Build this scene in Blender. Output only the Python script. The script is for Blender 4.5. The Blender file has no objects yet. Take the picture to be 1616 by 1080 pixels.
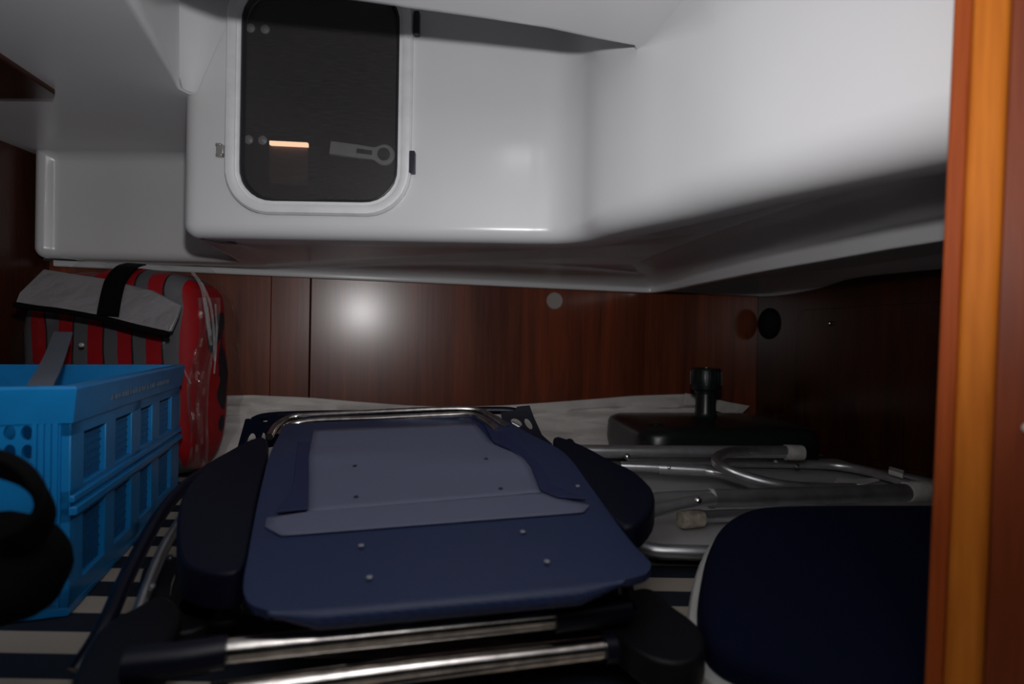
import bpy, bmesh, math, random
from mathutils import Vector, Matrix, noise
from mathutils.geometry import tessellate_polygon
random.seed(4)
C = bpy.context.scene.collection
SC = bpy.context.scene
pi = math.pi
# ---------------------------------------------------------------- camera, world, flash, exposure
FPX = 860.0
ROLL = math.radians(1.0); PITCH = math.radians(-0.2)
FW = Vector((0, math.cos(PITCH), math.sin(PITCH)))
R0 = Vector((1, 0, 0)); U0 = R0.cross(FW)
RT = R0 * math.cos(ROLL) + U0 * math.sin(ROLL)
UP = -R0 * math.sin(ROLL) + U0 * math.cos(ROLL)
cd = bpy.data.cameras.new('camera'); cam = bpy.data.objects.new('camera', cd); C.objects.link(cam)
cd.sensor_width = 36; cd.lens = FPX / 1616 * 36; cd.clip_start = 0.02
m = Matrix((RT, UP, -FW)).transposed().to_4x4(); cam.matrix_world = m
cd.dof.use_dof = True; cd.dof.focus_distance = 1.25; cd.dof.aperture_fstop = 2.6
SC.camera = cam
w = bpy.data.worlds.new('world'); SC.world = w; w.use_nodes = True
w.node_tree.nodes['Background'].inputs[0].default_value = (0.8, 0.85, 1, 1)
w.node_tree.nodes['Background'].inputs[1].default_value = 0.0015
SC.view_settings.view_transform = 'Standard'; SC.view_settings.look = 'None'
SC.view_settings.gamma = 1; SC.view_settings.use_curve_mapping = False
SC.view_settings.exposure = 0.0
# the camera's flash gun: a bare head above the lens whose beam dies away below the lens line
ld = bpy.data.lights.new('flash', 'POINT'); lo = bpy.data.objects.new('flash', ld); C.objects.link(lo)
lo.location = (0, 0.01, 0.182); ld.energy = 23; ld.shadow_soft_size = 0.02; ld.color = (1, 0.985, 0.985)
ld.use_nodes = True
nt = ld.node_tree; em = nt.nodes['Emission']
tc = nt.nodes.new('ShaderNodeTexCoord'); sp = nt.nodes.new('ShaderNodeSeparateXYZ')
mr = nt.nodes.new('ShaderNodeValToRGB'); ma = nt.nodes.new('ShaderNodeMath'); ma.operation = 'MULTIPLY_ADD'
ma.inputs[1].default_value = 0.5; ma.inputs[2].default_value = 0.5
nt.links.new(tc.outputs['Normal'], sp.inputs[0]); nt.links.new(sp.outputs[2], ma.inputs[0])
nt.links.new(ma.outputs[0], mr.inputs[0]); nt.links.new(mr.outputs[0], em.inputs['Strength'])
cr = mr.color_ramp; cr.interpolation = 'B_SPLINE'
stops = [(0.12, .003), (0.20, .007), (0.26, .03), (0.31, .18), (0.38, .62), (0.46, 1.0)]
while len(cr.elements) < len(stops): cr.elements.new(0.5)
for e, (p, v) in zip(cr.elements, stops): e.position = p; e.color = (v, v, v, 1)
# the beam also thins out towards its right edge
mb = nt.nodes.new('ShaderNodeMath'); mb.operation = 'MULTIPLY_ADD'; mb.inputs[1].default_value = 0.5; mb.inputs[2].default_value = 0.5
rb_ = nt.nodes.new('ShaderNodeValToRGB'); mm = nt.nodes.new('ShaderNodeMath'); mm.operation = 'MULTIPLY'
nt.links.new(sp.outputs[0], mb.inputs[0]); nt.links.new(mb.outputs[0], rb_.inputs[0]); nt.links.new(mr.outputs[0], mm.inputs[0]); nt.links.new(rb_.outputs[0], mm.inputs[1]); nt.links.new(mm.outputs[0], em.inputs['Strength'])
rb_.color_ramp.elements[0].position = .60; rb_.color_ramp.elements[0].color = (1, 1, 1, 1); rb_.color_ramp.elements[1].position = .85; rb_.color_ramp.elements[1].color = (.5, .5, .5, 1)

# ---------------------------------------------------------------- geometry helpers
def P(px, py, z=None, d=None):
    r = FW + RT * ((px - 808) / FPX) - UP * ((py - 540) / FPX)
    return r * (z / r.z) if z is not None else r * (d / r.y)
def PP(px, py, p0, n):
    r = FW + RT * ((px - 808) / FPX) - UP * ((py - 540) / FPX)
    return r * (Vector(p0).dot(n) / r.dot(n))
def V(*a): return Vector(a)
ORG = {}
def empty(name, loc, label=None, cat=None, group=None, kind=None, parent=None):
    o = bpy.data.objects.new(name, None); C.objects.link(o); o.empty_display_size = .05
    loc = Vector(loc)
    if parent: o.parent = parent; o.location = loc - ORG[parent.name]
    else: o.location = loc
    ORG[o.name] = loc; tag(o, label, cat, group, kind); return o
def tag(o, label=None, cat=None, group=None, kind=None):
    if label: o['label'] = label
    if cat: o['category'] = cat
    if group: o['group'] = group
    if kind: o['kind'] = kind
    return o
def build(name, vf, mat, parent=None, bevel=0, seg=3, smooth=True, ang=35, solid=0, soff=0, label=None, weld=False):
    vs, fs = vf
    vs = [Vector(v) for v in vs]
    if parent is not None: org = ORG[parent.name]
    else:
        org = V((min(v.x for v in vs) + max(v.x for v in vs)) / 2, (min(v.y for v in vs) + max(v.y for v in vs)) / 2, min(v.z for v in vs))
    me = bpy.data.meshes.new(name); me.from_pydata([v - org for v in vs], [], fs); me.update()
    bm = bmesh.new(); bm.from_mesh(me)
    if weld: bmesh.ops.remove_doubles(bm, verts=bm.verts, dist=2e-5)
    bmesh.ops.recalc_face_normals(bm, faces=bm.faces); bm.to_mesh(me); bm.free()
    if smooth:
        me.polygons.foreach_set('use_smooth', [True] * len(me.polygons)); me.set_sharp_from_angle(angle=math.radians(ang))
    me.materials.append(mat)
    o = bpy.data.objects.new(name, me); C.objects.link(o)
    if parent is not None: o.parent = parent
    else: o.location = org
    ORG[o.name] = org.copy()
    if solid:
        s = o.modifiers.new('s', 'SOLIDIFY'); s.thickness = solid; s.offset = soff
    if bevel:
        b = o.modifiers.new('b', 'BEVEL'); b.width = bevel; b.segments = seg; b.limit_method = 'ANGLE'; b.angle_limit = math.radians(30); b.harden_normals = False
    if label: o['label'] = label
    return o
def join(*vfs):
    V_, F_ = [], []
    for vs, fs in vfs:
        k = len(V_); V_ += list(vs); F_ += [[i + k for i in f] for f in fs]
    return V_, F_
def box(c, s, rz=0, ax=None):
    c = Vector(c); hx, hy, hz = s[0] / 2, s[1] / 2, s[2] / 2
    M = Matrix.Rotation(rz, 3, 'Z') if ax is None else ax
    vs = [c + M @ V(x * hx, y * hy, z * hz) for x, y, z in ((-1, -1, -1), (1, -1, -1), (1, 1, -1), (-1, 1, -1), (-1, -1, 1), (1, -1, 1), (1, 1, 1), (-1, 1, 1))]
    return vs, [[0, 3, 2, 1], [4, 5, 6, 7], [0, 1, 5, 4], [1, 2, 6, 5], [2, 3, 7, 6], [3, 0, 4, 7]]
def prism(pts, off):
    """closed outline pts pushed along off"""
    n = len(pts); off = Vector(off); vs = [Vector(p) for p in pts] + [Vector(p) + off for p in pts]
    return vs, [list(range(n)), [n + i for i in reversed(range(n))]] + [[i, (i + 1) % n, n + (i + 1) % n, n + i] for i in range(n)]
def grid(rows, closed=False):
    nr, nc = len(rows), len(rows[0]); vs = [p for r in rows for p in r]; fs = []
    for i in range(nr - 1):
        for j in range(nc - (0 if closed else 1)):
            k = (j + 1) % nc; fs.append([i * nc + j, i * nc + k, (i + 1) * nc + k, (i + 1) * nc + j])
    return vs, fs
def catmull(pts, n=6, closed=False):
    pts = [Vector(p) for p in pts]; out = []; N = len(pts)
    if N < 3 and not closed: return pts
    rng = range(N if closed else N - 1)
    for i in rng:
        if closed: a, b, c, d = pts[(i - 1) % N], pts[i], pts[(i + 1) % N], pts[(i + 2) % N]
        else: a, b, c, d = pts[max(i - 1, 0)], pts[i], pts[i + 1], pts[min(i + 2, N - 1)]
        for k in range(n):
            t = k / n
            out.append(.5 * ((2 * b) + (c - a) * t + (2 * a - 5 * b + 4 * c - d) * t * t + (3 * b - a - 3 * c + d) * t ** 3))
    if not closed: out.append(pts[-1])
    return out
def tube(path, r, seg=14, n=6, closed=False, flat=1.0, cap=True, upv=(0, 0, 1)):
    p = catmull(path, n, closed); N = len(p); rings = []; up = Vector(upv)
    for i in range(N):
        if closed: t = (p[(i + 1) % N] - p[i - 1]).normalized()
        else: t = (p[min(i + 1, N - 1)] - p[max(i - 1, 0)]).normalized()
        s = t.cross(up)
        if s.length < 1e-3: s = t.cross(V(0, 1, 0.01))
        s.normalize(); u = s.cross(t)
        rr = r(i / (N - 1)) if callable(r) else r
        rings.append([p[i] + s * math.cos(2 * pi * k / seg) * rr + u * math.sin(2 * pi * k / seg) * rr * flat for k in range(seg)])
    if closed: rings.append(rings[0])
    vs, fs = grid(rings, True)
    if cap and not closed: fs += [list(range(seg)), [len(vs) - 1 - k for k in range(seg)]]
    return vs, fs
def lathe(base, prof, axis=(0, 0, 1), seg=28):
    ax = Vector(axis).normalized(); s = ax.orthogonal().normalized(); t = ax.cross(s); base = Vector(base)
    rings = [[base + ax * h + (s * math.cos(2 * pi * k / seg) + t * math.sin(2 * pi * k / seg)) * r for k in range(seg)] for r, h in prof]
    vs, fs = grid(rings, True); fs += [list(range(seg)), [len(vs) - 1 - k for k in range(seg)]]
    return vs, fs
def rrect(th, hw, hh, r):
    """distance along direction th to the edge of a rounded rectangle"""
    lo_, hi = 0, 4; c, s = abs(math.cos(th)), abs(math.sin(th))
    for _ in range(40):
        t = (lo_ + hi) / 2; x, y = t * c, t * s
        qx, qy = x - hw + r, y - hh + r
        dd = math.hypot(max(qx, 0), max(qy, 0)) + min(max(qx, qy), 0) - r
        if dd < 0: lo_ = t
        else: hi = t
    return lo_
def nz(v, s, seed=0): return noise.noise(Vector(v) * s + V(seed * 7.3, seed * 3.1, seed))

# ---------------------------------------------------------------- materials
def mat(name, base, rough=.5, metal=0, spec=.5, coat=0, coatr=.1, bump=None, alpha=None, var=None):
    m = bpy.data.materials.new(name); m.use_nodes = True; nt = m.node_tree; b = nt.nodes['Principled BSDF']
    b.inputs['Base Color'].default_value = (*base, 1); b.inputs['Roughness'].default_value = rough; b.inputs['Metallic'].default_value = metal
    b.inputs['Specular IOR Level'].default_value = spec; b.inputs['Coat Weight'].default_value = coat; b.inputs['Coat Roughness'].default_value = coatr
    tc = nt.nodes.new('ShaderNodeTexCoord')
    if var:
        n = nt.nodes.new('ShaderNodeTexNoise'); n.inputs['Scale'].default_value = var[0]; n.inputs['Detail'].default_value = 5
        r = nt.nodes.new('ShaderNodeValToRGB'); r.color_ramp.elements[0].position = .35; r.color_ramp.elements[1].position = .65
        r.color_ramp.elements[0].color = (*[c * (1 - var[1]) for c in base], 1); r.color_ramp.elements[1].color = (*[min(1, c * (1 + var[1])) for c in base], 1)
        nt.links.new(tc.outputs['Object'], n.inputs['Vector']); nt.links.new(n.outputs[0], r.inputs[0]); nt.links.new(r.outputs[0], b.inputs['Base Color'])
    if bump:
        n = nt.nodes.new('ShaderNodeTexNoise'); n.inputs['Scale'].default_value = bump[0]; n.inputs['Detail'].default_value = 4
        bp = nt.nodes.new('ShaderNodeBump'); bp.inputs['Strength'].default_value = bump[1]; bp.inputs['Distance'].default_value = bump[2]
        nt.links.new(tc.outputs['Object'], n.inputs['Vector']); nt.links.new(n.outputs[0], bp.inputs['Height']); nt.links.new(bp.outputs[0], b.inputs['Normal'])
    return m
def wood(name, c0, c1, c2, sc=(9, 9, .7), rough=.28, coat=.3, spec=.5):
    m = mat(name, c1, rough, spec=spec, coat=coat, coatr=.23); nt = m.node_tree; b = nt.nodes['Principled BSDF']; L = nt.links.new
    tc = nt.nodes.new('ShaderNodeTexCoord'); mp = nt.nodes.new('ShaderNodeMapping'); mp.inputs['Scale'].default_value = sc
    L(tc.outputs['Object'], mp.inputs[0])
    n1 = nt.nodes.new('ShaderNodeTexNoise'); n1.inputs['Scale'].default_value = 1.1; n1.inputs['Detail'].default_value = 6; n1.inputs['Distortion'].default_value = 1.2
    L(mp.outputs[0], n1.inputs['Vector'])
    mp2 = nt.nodes.new('ShaderNodeMapping'); mp2.inputs['Scale'].default_value = (sc[0] * 14, sc[1] * 14, sc[2] * 5); L(tc.outputs['Object'], mp2.inputs[0])
    n2 = nt.nodes.new('ShaderNodeTexNoise'); n2.inputs['Scale'].default_value = 1; n2.inputs['Detail'].default_value = 3; L(mp2.outputs[0], n2.inputs['Vector'])
    mx = nt.nodes.new('ShaderNodeMix'); mx.inputs[0].default_value = .3; L(n1.outputs[0], mx.inputs[2]); L(n2.outputs[0], mx.inputs[3])
    r = nt.nodes.new('ShaderNodeValToRGB'); e = r.color_ramp.elements; e[0].position = .34; e[0].color = (*c0, 1); e[1].position = .66; e[1].color = (*c2, 1)
    k = e.new(.5); k.color = (*c1, 1)
    L(mx.outputs[0], r.inputs[0]); L(r.outputs[0], b.inputs['Base Color'])
    bp = nt.nodes.new('ShaderNodeBump'); bp.inputs['Strength'].default_value = .12; bp.inputs['Distance'].default_value = .001; L(n2.outputs[0], bp.inputs['Height']); L(bp.outputs[0], b.inputs['Normal'])
    return m
def weave(name, c0, c1, scale=500, rough=.55, bump=.3, sheen=0, diag=True, spec=.5):
    m = mat(name, c0, rough, spec=spec); nt = m.node_tree; b = nt.nodes['Principled BSDF']; L = nt.links.new
    tc = nt.nodes.new('ShaderNodeTexCoord'); outs = []
    for ang in ((.6, -.6) if diag else (0, pi / 2)):
        mp = nt.nodes.new('ShaderNodeMapping'); mp.inputs['Rotation'].default_value = (0, 0, ang); L(tc.outputs['Object'], mp.inputs[0])
        wv = nt.nodes.new('ShaderNodeTexWave'); wv.inputs['Scale'].default_value = scale; wv.inputs['Distortion'].default_value = .5; L(mp.outputs[0], wv.inputs[0]); outs.append(wv.outputs[1])
    mu = nt.nodes.new('ShaderNodeMath'); mu.operation = 'MULTIPLY'; L(outs[0], mu.inputs[0]); L(outs[1], mu.inputs[1])
    mx = nt.nodes.new('ShaderNodeMix'); mx.data_type = 'RGBA'; L(mu.outputs[0], mx.inputs[0]); mx.inputs[6].default_value = (*c0, 1); mx.inputs[7].default_value = (*c1, 1); L(mx.outputs[2], b.inputs['Base Color'])
    bp = nt.nodes.new('ShaderNodeBump'); bp.inputs['Strength'].default_value = bump; bp.inputs['Distance'].default_value = .0006; L(mu.outputs[0], bp.inputs['Height']); L(bp.outputs[0], b.inputs['Normal'])
    b.inputs['Sheen Weight'].default_value = sheen
    return m
def stripes(name, cols, axis=0, period=.1, rough=.8, dist=0, rot=0, shift=0):
    """cols: list of (fraction start, colour)"""
    m = mat(name, cols[0][1], rough, spec=.25); nt = m.node_tree; b = nt.nodes['Principled BSDF']; L = nt.links.new
    tc = nt.nodes.new('ShaderNodeTexCoord'); mp = nt.nodes.new('ShaderNodeMapping'); mp.inputs['Rotation'].default_value = (0, 0, rot); L(tc.outputs['Object'], mp.inputs[0])
    src = mp.outputs[0]
    n = nt.nodes.new('ShaderNodeTexNoise'); n.inputs['Scale'].default_value = 6; L(tc.outputs['Object'], n.inputs[0])
    s = nt.nodes.new('ShaderNodeSeparateXYZ'); L(src, s.inputs[0])
    a = nt.nodes.new('ShaderNodeMath'); a.operation = 'MULTIPLY_ADD'; a.inputs[1].default_value = dist; L(n.outputs[0], a.inputs[0]); sh = nt.nodes.new('ShaderNodeMath'); sh.inputs[1].default_value = shift; L(s.outputs[axis], sh.inputs[0]); L(sh.outputs[0], a.inputs[2])
    d = nt.nodes.new('ShaderNodeMath'); d.operation = 'DIVIDE'; d.inputs[1].default_value = period; L(a.outputs[0], d.inputs[0])
    f = nt.nodes.new('ShaderNodeMath'); f.operation = 'FRACT'; L(d.outputs[0], f.inputs[0])
    r = nt.nodes.new('ShaderNodeValToRGB'); r.color_ramp.interpolation = 'CONSTANT'; e = r.color_ramp.elements
    while len(e) < len(cols): e.new(.9)
    for k, (p, c) in enumerate(cols): e[k].position = p; e[k].color = (*c, 1)
    L(f.outputs[0], r.inputs[0]); L(r.outputs[0], b.inputs['Base Color'])
    n2 = nt.nodes.new('ShaderNodeTexNoise'); n2.inputs['Scale'].default_value = 60; n2.inputs['Detail'].default_value = 4; L(tc.outputs['Object'], n2.inputs[0])
    bp = nt.nodes.new('ShaderNodeBump'); bp.inputs['Strength'].default_value = .3; bp.inputs['Distance'].default_value = .002; L(n2.outputs[0], bp.inputs['Height']); L(bp.outputs[0], b.inputs['Normal'])
    return m
def film(name, tint, mixf, rough, metal=0):
    m = bpy.data.materials.new(name); m.use_nodes = True; nt = m.node_tree; L = nt.links.new; out = nt.nodes['Material Output']; b = nt.nodes['Principled BSDF']
    b.inputs['Base Color'].default_value = (*tint, 1); b.inputs['Roughness'].default_value = rough; b.inputs['Specular IOR Level'].default_value = .9
    t = nt.nodes.new('ShaderNodeBsdfTransparent'); mx = nt.nodes.new('ShaderNodeMixShader'); mx.inputs[0].default_value = mixf
    L(t.outputs[0], mx.inputs[1]); L(b.outputs[0], mx.inputs[2]); L(mx.outputs[0], out.inputs[0])
    tc = nt.nodes.new('ShaderNodeTexCoord'); n = nt.nodes.new('ShaderNodeTexNoise'); n.inputs['Scale'].default_value = 14; n.inputs['Detail'].default_value = 5; L(tc.outputs['Object'], n.inputs[0])
    bp = nt.nodes.new('ShaderNodeBump'); bp.inputs['Strength'].default_value = .7; bp.inputs['Distance'].default_value = .02; L(n.outputs[0], bp.inputs['Height']); L(bp.outputs[0], b.inputs['Normal'])
    return m
GEL = mat('gelcoat', (.74, .74, .755), .26, spec=.5, coat=.12, coatr=.14, var=(3, .02), bump=(4, .02, .01))
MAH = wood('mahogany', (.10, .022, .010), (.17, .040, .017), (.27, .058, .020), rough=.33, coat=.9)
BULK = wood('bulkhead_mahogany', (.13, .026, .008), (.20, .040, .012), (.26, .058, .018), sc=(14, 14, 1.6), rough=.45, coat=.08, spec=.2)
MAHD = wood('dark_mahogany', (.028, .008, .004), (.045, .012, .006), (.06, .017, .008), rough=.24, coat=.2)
TRIML = wood('light_trim_wood', (.44, .115, .012), (.58, .17, .018), (.70, .235, .03), sc=(14, 14, 1.6), rough=.55, coat=0, spec=.12)
TRIMR = wood('red_trim_wood', (.25, .045, .010), (.34, .07, .014), (.42, .10, .02), sc=(14, 14, 1.6), rough=.55, coat=0, spec=.12)
ALU = mat('anodised_aluminium', (.60, .60, .62), .34, .88, var=(40, .08), bump=(90, .05, .001))
ALUD = mat('dull_aluminium', (.42, .42, .44), .36, .9, var=(30, .15))
CHR = mat('worn_chrome', (.72, .68, .64), .2, 1, var=(60, .25), bump=(45, .15, .002))
FRM = mat('window_aluminium', (.9, .9, .92), .4, .15, var=(30, .04))
NAVYP = mat('navy_plastic', (.003, .004, .013), .36, spec=.3, bump=(120, .2, .001))
ARMP = mat('armrest_foam', (.003, .004, .014), .5, spec=.22, bump=(120, .2, .001))
BLKP = mat('black_plastic', (.004, .004, .006), .5, spec=.25, bump=(120, .2, .001))
GRNP = mat('black_green_plastic', (.008, .012, .012), .32, bump=(60, .1, .001))
RUB = mat('grey_rubber', (.42, .40, .38), .6, var=(60, .12))
CREAM = mat('cream_rubber', (.62, .55, .42), .6, var=(70, .25))
NAVY = weave('navy_mesh_fabric', (.010, .020, .065), (.045, .07, .17), 120, .36, .8)
NAVYD = weave('navy_hem_fabric', (.012, .02, .075), (.02, .03, .10), 260, .5, .6)
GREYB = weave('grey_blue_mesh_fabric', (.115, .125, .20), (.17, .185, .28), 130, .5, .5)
CUSH = mat('navy_cushion_cloth', (.003, .005, .018), .9, spec=.08, bump=(300, .3, .001))
WPL = mat('white_plastic', (.62, .62, .60), .4, var=(20, .04))
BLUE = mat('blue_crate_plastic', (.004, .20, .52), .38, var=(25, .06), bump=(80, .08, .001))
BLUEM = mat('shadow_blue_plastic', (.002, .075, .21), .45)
BLUED = mat('deep_blue_plastic', (.003, .02, .20), .45)
GRYT = mat('grey_laminate', (.46, .46, .47), .35, var=(12, .06))
CLOTH = mat('white_cloth', (.72, .69, .66), .8, spec=.2, bump=(18, .8, .012), var=(9, .06))
STRAPG = weave('grey_webbing', (.10, .12, .16), (.18, .20, .25), 300, .6, .5, diag=False)
STRAPB = mat('black_webbing', (.002, .002, .0025), .85, spec=.1, bump=(250, .5, .001))
FLAP = film('translucent_grey_vinyl', (.30, .29, .30), .86, .45)
MATT = stripes('striped_ticking', [(0, (.40, .35, .29)), (.5, (.012, .017, .028))], axis=1, period=.1, rough=.8)
RED = stripes('red_grey_stripes', [(0, (.40, .004, .009)), (.50, (.02, .015, .02)), (.56, (.12, .12, .13))], axis=0, period=.082, dist=.03, shift=.043, rough=.6)
FILM = film('clear_plastic_film', (.06, .06, .065), .10, .07)
LITGAP = mat('gap_glow', (.9, .6, .4), .5)
hb = LITGAP.node_tree.nodes['Principled BSDF']; hb.inputs['Emission Color'].default_value = (1, .62, .40, 1); hb.inputs['Emission Strength'].default_value = 2.6
BRN = mat('brown_board', (.14, .085, .075), .7)
SCRW = mat('bright_steel', (.8, .8, .8), .15, 1)
DARKR = mat('dark_rubber_seal', (.03, .03, .035), .4)
DISC = mat('grey_beige_plastic', (.40, .36, .33), .5)

# ---------------------------------------------------------------- the setting
ZS, ZC, ZR, DW = .218, .53, .86, 1.205
WN = V(-.267, .9637, 0); WD = 2.0            # back wall plane: p.n = WD
WT = V(.9637, .267, 0)
def wallpt(px, py, off=0): return PP(px, py, WN * (WD - off), WN)
cor = wallpt(1195, 540); cor.z = 0            # back right corner
RN = V(-.9637, -.267, 0)                      # right wall faces left
def rwall(px, py, off=0): return PP(px, py, cor + RN * off, RN)
ZB, ZM = -.52, -.40
lw = -1.43
wl = WN * WD + WT * ((lw - (WN * WD).x) / WT.x)   # left end of the back wall
# back wall: three veneered panels with a groove between
wb = empty('wall_back', (WN * WD) + V(0, 0, ZB), kind='structure')
def wpanel(s0, s1, name='wall_panel', z0=ZB, z1=.30, off=0.0, mt=MAH, bev=.0015):
    a = WN * (WD - off) + WT * s0; b = WN * (WD - off) + WT * s1
    return build(name, prism([a + V(0, 0, z0), b + V(0, 0, z0), b + V(0, 0, z1), a + V(0, 0, z1)], WN * .02), mt, wb, bevel=bev, seg=2)
def sw(px): return (wallpt(px, 540)).dot(WT)
wpanel((wl).dot(WT), sw(427) - .0008); wpanel(sw(427) + .0008, sw(489) - .002, off=.004); wpanel(sw(489) + .002, cor.dot(WT))
build('groove', prism([WN * (WD + .012) + WT * (sw(400)) + V(0, 0, ZB), WN * (WD + .012) + WT * (sw(520)) + V(0, 0, ZB), WN * (WD + .012) + WT * (sw(520)) + V(0, 0, .3), WN * (WD + .012) + WT * (sw(400)) + V(0, 0, .3)], WN * .004), STRAPB, wb)
# right wall with the outline of a locker door let into it
wr = empty('wall_right', cor + V(0, 0, ZB), kind='structure')
e1 = cor + V(.267, -.9637, 0) * 1.9
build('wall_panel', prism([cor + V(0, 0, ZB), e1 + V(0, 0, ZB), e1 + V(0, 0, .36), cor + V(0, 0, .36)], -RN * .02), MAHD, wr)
rdir = V(.267, -.9637, 0)
s0 = (rwall(1258, 500) - cor).dot(rdir); zt = rwall(1275, 489).z
arc = [V(s0 + .05 - .05 * math.cos(a), 0, zt - .05 + .05 * math.sin(a)) for a in [k * pi / 16 for k in range(9)]]
outl = [V(s0, 0, ZB + .14)] + arc + [V(1.5, 0, zt), V(1.5, 0, ZB + .14)]
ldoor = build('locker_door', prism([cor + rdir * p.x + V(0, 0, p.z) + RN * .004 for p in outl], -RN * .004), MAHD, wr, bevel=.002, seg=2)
# left wall
wlf = empty('wall_left', (lw, 1, ZB), kind='structure')
build('wall_panel', box((lw - .01, .6, 0), (.02, 2.4, 1.2)), MAHD, wlf)
# bunk base
build('floor', box((-.02, 1.0, ZB - .02), (3.2, 3.2, .04)), MAHD)['kind'] = 'structure'

# moulded liner: one lofted profile along a plan path
def arcpts(a, b, c, n=6):  # quadratic bend
    return [a * (1 - t) ** 2 + b * 2 * t * (1 - t) + c * t * t for t in [k / n for k in range(n + 1)]]
def mould(path, rb, rt, zt, start=.10, hz=None):
    """path: plan points (camera on the right-hand side); rb bottom round; rt(i) top fillet; zt(i) top height"""
    rows = []; ends = []; starts = []; N = len(path)
    for i, p in enumerate(path):
        a = path[max(i - 1, 0)]; b = path[min(i + 1, N - 1)]
        if (a - p).length < 1e-6: a = path[max(i - 2, 0)]
        if (b - p).length < 1e-6: b = path[min(i + 2, N - 1)]
        t = (b - a).normalized(); n = V(t.y, -t.x, 0); r_, f, z1 = rb(i), rt(i), zt(i); row = []
        row.append(p - n * start + V(0, 0, ZS)); row.append(p - n * r_ + V(0, 0, ZS))
        for k in range(1, 9):
            an = k / 8 * pi / 2; row.append(p - n * (r_ - r_ * math.sin(an)) + V(0, 0, ZS + r_ - r_ * math.cos(an)))
        zv0, zv1 = ZS + r_, z1 - f
        for k in (.012, .15, .3, .45, .6, .75, .9, 1): row.append(p + V(0, 0, zv0 + (zv1 - zv0) * k))
        for k in range(1, 7):
            an = k / 6 * pi / 2; row.append(p + n * (f - f * math.cos(an)) + V(0, 0, zv1 + f * math.sin(an)))
        rows.append(row); ends.append(row[-1]); starts.append(row[0])
    return grid(rows), starts, ends
X0, X1 = P(335, 300, d=DW).x, P(676, 300, d=DW).x
pathA = [V(-1.41, 1.75, 0), V(-1.41, 1.64, 0), V(-1.408, 1.605, 0), V(-1.398, 1.592, 0), V(-1.384, 1.588, 0), V(-1.371, 1.594, 0), V(-1.362, 1.609, 0), V(-1.345, 1.619, 0)] + [V(-1.2, 1.62, 0), V(-1.0, 1.62, 0), V(-.90, 1.62, 0)] \
    + arcpts(V(-.87, 1.62, 0), V(-.83, 1.62, 0), V(-.82, 1.57, 0)) + [V(-.785, 1.42, 0), V(-.755, 1.28, 0)] + arcpts(V(-.745, 1.24, 0), V(-.738, DW, 0), V(-.70, DW, 0), 8)
iA = len(pathA)
pathA2 = pathA + [V(X0, DW, 0)]
kA = iA - 3
def rtA(i): return 0 if i < 3 else min(.035, (i - 3) * .009) if i < 12 else max(0, .035 - (i - 12) * .008) if i < kA else 0
(gA, sA, eA) = mould(pathA2, lambda i: .03, rtA, lambda i: ZC)
(gB, sB, _) = mould([V(X0, DW, 0), V(-.43, DW, 0), V(X1, DW, 0)], lambda i: .03, lambda i: 0, lambda i: .2485)
Fp = [(1000, 351), (1050, 339), (1100, 326), (1150, 313), (1200, 301), (1275, 284), (1350, 267), (1420, 251), (1495, 234), (1560, 221)]
q = [V(X1, DW, 0), V(-.1, DW, 0), V(0, DW, 0), V(.045, DW - .001, 0), V(.098, 1.195, 0), V(.138, 1.155, 0), V(.165, 1.08, 0)] + [V(P(x, y, z=ZS).x, P(x, y, z=ZS).y, 0) for x, y in Fp]
pathC = catmull(q, 4)
# M: where the ceiling edge meets the wall
Mp = P(1012, 76, z=ZC); Mi = min(range(len(pathC)), key=lambda i: (pathC[i] - V(Mp.x, Mp.y, 0)).length)
pathC = pathC[:Mi + 1] + [pathC[Mi].copy()] + pathC[Mi + 1:]
def ztC(i): return ZR if i <= Mi else ZC
def rtC(i): return 0 if i <= Mi + 1 else min(.05, .005 * (i - Mi - 1))
(gC, sC, eC) = mould(pathC, lambda i: .03 + .03 * min(1, max(0, ((i if i <= Mi else i - 1) - 14) / 20)), rtC, ztC)
# ring of wall round the window opening
wx0, wx1 = P(358, 240, d=DW).x, P(650, 240, d=DW).x; wz0 = P(500, 341, d=DW).z; wz1 = wz0 + .53
wc = V((wx0 + wx1) / 2, DW, (wz0 + wz1) / 2); hw, hh = (wx1 - wx0) / 2, (wz1 - wz0) / 2
zr0 = .2485
def edge_rect(th):
    c, s = math.cos(th), math.sin(th); t = 9
    if c > 1e-9: t = min(t, (X1 - wc.x) / c)
    if c < -1e-9: t = min(t, (X0 - wc.x) / c)
    if s > 1e-9: t = min(t, (ZR + .02 - wc.z) / s)
    if s < -1e-9: t = min(t, (zr0 - wc.z) / s)
    return t
angs = sorted([2 * pi * k / 96 for k in range(96)] + [math.atan2(z - wc.z, x - wc.x) % (2 * pi) for x in (X0, X1) for z in (zr0, ZR + .02)])
def loop(fn, dy=0): return [wc + V(math.cos(a) * fn(a), dy, math.sin(a) * fn(a)) for a in angs]
def rr_(h, v, r): return lambda a: rrect(a, h, v, r)
rim0 = rr_(hw - .012, hh - .012, .09)
gW = grid([loop(edge_rect), loop(rim0), loop(rim0, .03)], True)
gL = ([V(X0, DW, ZC), V(-.70, DW, ZC), V(-.745, DW, ZC), V(-.745, DW, ZR), V(X0, DW, ZR)], [[0, 1, 2, 3, 4]])
gM = grid([[V(X0, DW, ZS + .03 + (ZC - ZS - .03) * k / 8), V(X0, DW, ZS + .03 + (ZC - ZS - .03) * k / 8)] for k in range(2)])
wi = build('wall_inner', join(gA, gB, gC, gW, gL), GEL, ang=50, weld=True); wi['kind'] = 'structure'

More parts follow.
